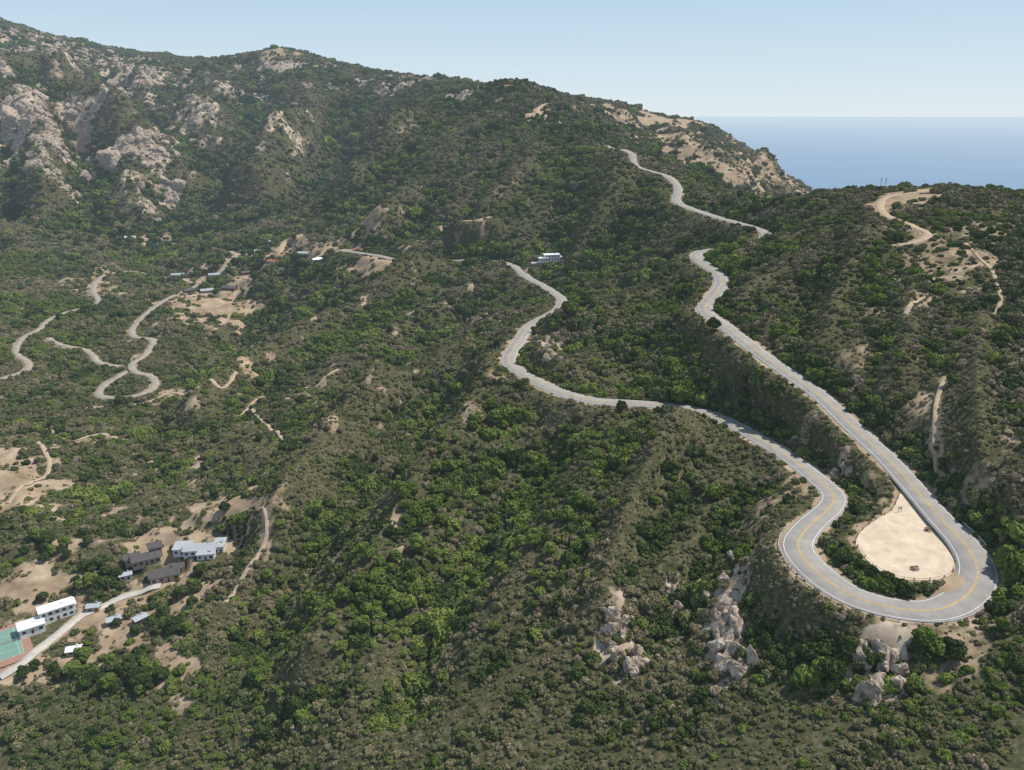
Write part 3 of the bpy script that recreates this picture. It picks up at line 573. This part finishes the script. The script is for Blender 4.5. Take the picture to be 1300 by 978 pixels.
# ---------------------------------------------------------------- houses
M_WALLW=simple("white_stucco",(.70,.68,.64),.85,.06); M_TAN=simple("tan_stucco",(.42,.33,.24),.85,.08); M_BROWN=simple("brown_siding",(.14,.09,.06),.85,.15)
M_ROOFG=simple("grey_roof",(.36,.37,.38),.8,.12); M_ROOFW=simple("white_roof",(.72,.72,.72),.7,.06); M_ROOFD=simple("dark_roof",(.09,.08,.075),.85,.2); M_ROOFR=simple("terracotta_roof",(.34,.12,.07),.85,.2)
mg,nt=newmat("window_glass"); b=NB(nt); finish_with_haze(b,bsdf(b,(.03,.045,.06),.08,.5)); M_GLASS=mg
def house(name,key,rot,wings,wall,roof,sc_=1.0):
    x,y,z=HP[key]; e=bpy.data.objects.new(name,None); e.location=(x,y,z+CAMZ); e.rotation_euler[2]=rot; e.scale=(sc_,)*3; link(e)
    W=MB();Rf=MB();G=MB();D=MB()
    for wi,(cx,cy,w,d,h,kind) in enumerate(wings):
        W.box(cx,cy,-1.2,w,d,h+1.2)
        if kind=='flat':
            Rf.box(cx,cy,h+.01+.004*wi,w+1.0,d+1.0,.3); Rf.box(cx+w*.2,cy,h+.32+.004*wi,1.4,1.0,.6)
        else:
            o=.6; rh=d*.22; t=.22
            A=[(-w/2-o,-d/2-o,h-.12),(w/2+o,-d/2-o,h-.12),(w/2+o,0,h+rh),(-w/2-o,0,h+rh),(-w/2-o,d/2+o,h-.12),(w/2+o,d/2+o,h-.12)]
            V=[(cx+a,cy+b_,c_+.03) for a,b_,c_ in A]+[(cx+a,cy+b_,c_+t+.03) for a,b_,c_ in A]
            Rf.add(V,[[3,2,1,0],[5,2,3,4],[6,7,8,9],[9,8,11,10],[0,1,7,6],[10,11,5,4],[1,2,8,7],[2,5,11,8],[3,0,6,9],[4,3,9,10]])
            W.add([(cx+a,cy+b_,c_) for a,b_,c_ in [(-w/2,-d/2,h),(-w/2,d/2,h),(-w/2,0,h+rh-.1),(w/2,-d/2,h),(w/2,d/2,h),(w/2,0,h+rh-.1)]],[[0,2,1],[3,4,5]])
            Rf.box(cx+w*.25,cy+d*.15,h,.8,.8,rh+.9)
        st=max(1,int(h//2.8)); 
        for f_ in range(st):
            nw=max(2,int(w/2.6))
            for i in range(nw):
                xx=cx-w/2+w*(i+.5)/nw
                for sy in (-1,1):
                    if f_==0 and i==nw//2 and sy<0: D.box(xx,cy+sy*(d/2+.02),0,1.0,.06,2.1); continue
                    G.box(xx,cy+sy*(d/2+.02),f_*2.8+.9,1.5,.06,1.3)
            for i in range(max(1,int(d/3))):
                yy=cy-d/2+d*(i+.5)/max(1,int(d/3))
                for sx in (-1,1): G.box(cx+sx*(w/2+.02),yy,f_*2.8+.9,.06,1.3,1.3)
    W.obj("walls",[wall],e);Rf.obj("roof",[roof],e);G.obj("windows",[M_GLASS],e);D.obj("door",[M_BROWN],e)
    return e
house("white_house","estate",.15,[(0,0,15,7,3.2,'gable'),(-9,3,8,8,3.0,'flat'),(4,-5.5,8,5,3.0,'flat'),(9,2.5,5,9,3.4,'flat')],M_WALLW,M_ROOFG)
house("brown_house","lodge",.5,[(0,0,13,7,3.2,'gable'),(-6,4,7,6,3,'gable'),(5,5,6,6,5.8,'gable')],M_TAN,M_ROOFD)
house("modern_house","villa",.65,[(4,2,14,6,5.8,'flat'),(-7,-2,10,7,3.1,'flat'),(9,6,6,6,3.1,'flat')],M_WALLW,M_ROOFW)
house("white_house","white1",.2,[(0,0,15,8,5.8,'flat'),(-9,-3,8,6,3.1,'flat'),(8,3,7,7,3.1,'flat')],M_WALLW,M_ROOFW)
house("grey_house","white2",.1,[(0,0,14,7,3.1,'flat'),(6,3,5,5,3.1,'flat')],M_TAN,M_ROOFG)
house("ranch_house","v1",-.2,[(0,0,18,8,3.4,'gable'),(-7,5,7,7,3.2,'gable')],M_BROWN,M_ROOFD)
for k_,nm,rt,wl,rf in [("v2","cottage",.4,M_TAN,M_ROOFG),("v3","cottage",.1,M_WALLW,M_ROOFG),("v4","cottage",-.5,M_TAN,M_ROOFR),("v5","cottage",.8,M_BROWN,M_ROOFD),("v6","cottage",0,M_TAN,M_ROOFG),("v7","cottage",.2,M_TAN,M_ROOFR),("v8","cottage",.9,M_WALLW,M_ROOFW),("v9","cottage",.3,M_WALLW,M_ROOFW),("v10","cottage",-.3,M_TAN,M_ROOFD),("r1","hilltop_house",.3,M_WALLW,M_ROOFR),("v11","barn",.4,M_TAN,M_ROOFD),("v12","shed",.6,M_WOOD,M_ROOFG),
   ("w1","cottage",.5,M_TAN,M_ROOFD),("w2","cottage",-.2,M_WALLW,M_ROOFG),("w3","cottage",.9,M_BROWN,M_ROOFD),("w4","cottage",.3,M_TAN,M_ROOFG),("w5","cottage",.1,M_WALLW,M_ROOFD),("w6","cottage",1.1,M_BROWN,M_ROOFG),("w7","shed",.2,M_TAN,M_ROOFG),("w8","shed",.5,M_WALLW,M_ROOFG),("w9","shed",.9,M_BROWN,M_ROOFG),("w10","shed",.3,M_TAN,M_ROOFW)]:
    house(nm,k_,rt,[(0,0,12,7,3.1,'gable'),(5,4,6,5,3,'gable')] if nm!="shed" else [(0,0,6,4,2.8,'gable')],wl,rf,1.1 if nm!="shed" else .9)
x,y,z=HP['court']; e=link(bpy.data.objects.new("tennis_court",None)); e.location=(x,y,z+CAMZ); e.rotation_euler[2]=.65
M_CG=simple("court_green",(.16,.27,.21),.8,.06); M_CR=simple("court_red",(.32,.18,.13),.8,.06)
mb=MB(); mb.box(0,0,.02,18,34,.08,1); mb.box(0,0,.104,11,24,.01,0)
for xx in (-5.4,-4,4,5.4): mb.box(xx,0,.118,.1,24,.006,2)
for yy in (-12,-6.4,6.4,12): mb.box(0,yy,.13,11,.1,.006,2)
mb.obj("court",[M_CG,M_CR,M_WHT],e)
mb=MB(); mb.box(0,0,.15,12,.05,.9); mb.cyl((-6,0,.1),(-6,0,1.2),.06,.06);mb.cyl((6,0,.1),(6,0,1.2),.06,.06); mb.obj("net",[M_STEEL],e)
for u in (1117,1123):
    h=hit(u,243); mb=MB(); mb.cyl((0,0,-.5),(0,0,9.5),.17,.12); mb.box(0,0,8.6,2.4,.14,.16); mb.box(0,0,7.6,1.8,.14,.14)
    for q in (-1,-.4,.4,1): mb.cyl((q,0,8.76),(q,0,9.0),.05,.05)
    mb.obj("utility_pole",[M_WOOD],None,(h[0],h[1],float(samp(Z,h[0],h[1]))+CAMZ),.3)
# ---------------------------------------------------------------- light
EL=math.radians(57); AZ=math.radians(70)
d=Vector((math.sin(AZ)*math.cos(EL),math.cos(AZ)*math.cos(EL),math.sin(EL)))
sun=bpy.data.lights.new("sun",'SUN'); sun.energy=5.0; sun.angle=math.radians(.53); sun.color=(1,.955,.89)
so=link(bpy.data.objects.new("sun",sun)); so.rotation_euler=(-d).to_track_quat('-Z','Y').to_euler(); so.location=(0,0,1500)
wd=bpy.data.worlds.new("World"); scene.world=wd; wd.use_nodes=True; nt=wd.node_tree; bg=nt.nodes['Background']; b=NB(nt)
sk=nt.nodes.new('ShaderNodeTexSky'); sk.sky_type='NISHITA'; sk.sun_disc=False; sk.sun_elevation=EL; sk.sun_rotation=AZ; sk.altitude=600; sk.air_density=1.0; sk.dust_density=.6; sk.ozone_density=1.0
ST=.12
tc=b.n('ShaderNodeTexCoord'); sx=b.n('ShaderNodeSeparateXYZ'); b.l(tc.outputs['Generated'],sx.inputs[0]); zc=b.math('MAXIMUM',sx.outputs[2],0.0)
hz=b.ramp(zc,[(0,(.74,.83,.885)),(.05,(.62,.765,.87)),(.16,(.43,.62,.80)),(1,(.30,.46,.72))])
vm=b.n('ShaderNodeVectorMath',operation='SCALE'); b.l(hz,vm.inputs[0]); vm.inputs[3].default_value=1/ST
fac=b.ramp(zc,[(0,(.95,)*3),(.2,(.85,)*3),(.7,(.4,)*3)])
mx=b.mix(fac,sk.outputs[0],vm.outputs[0]); b.l(mx,bg.inputs[0]); bg.inputs[1].default_value=ST
scene.view_settings.view_transform='Standard'; scene.view_settings.look='None'; scene.view_settings.exposure=0
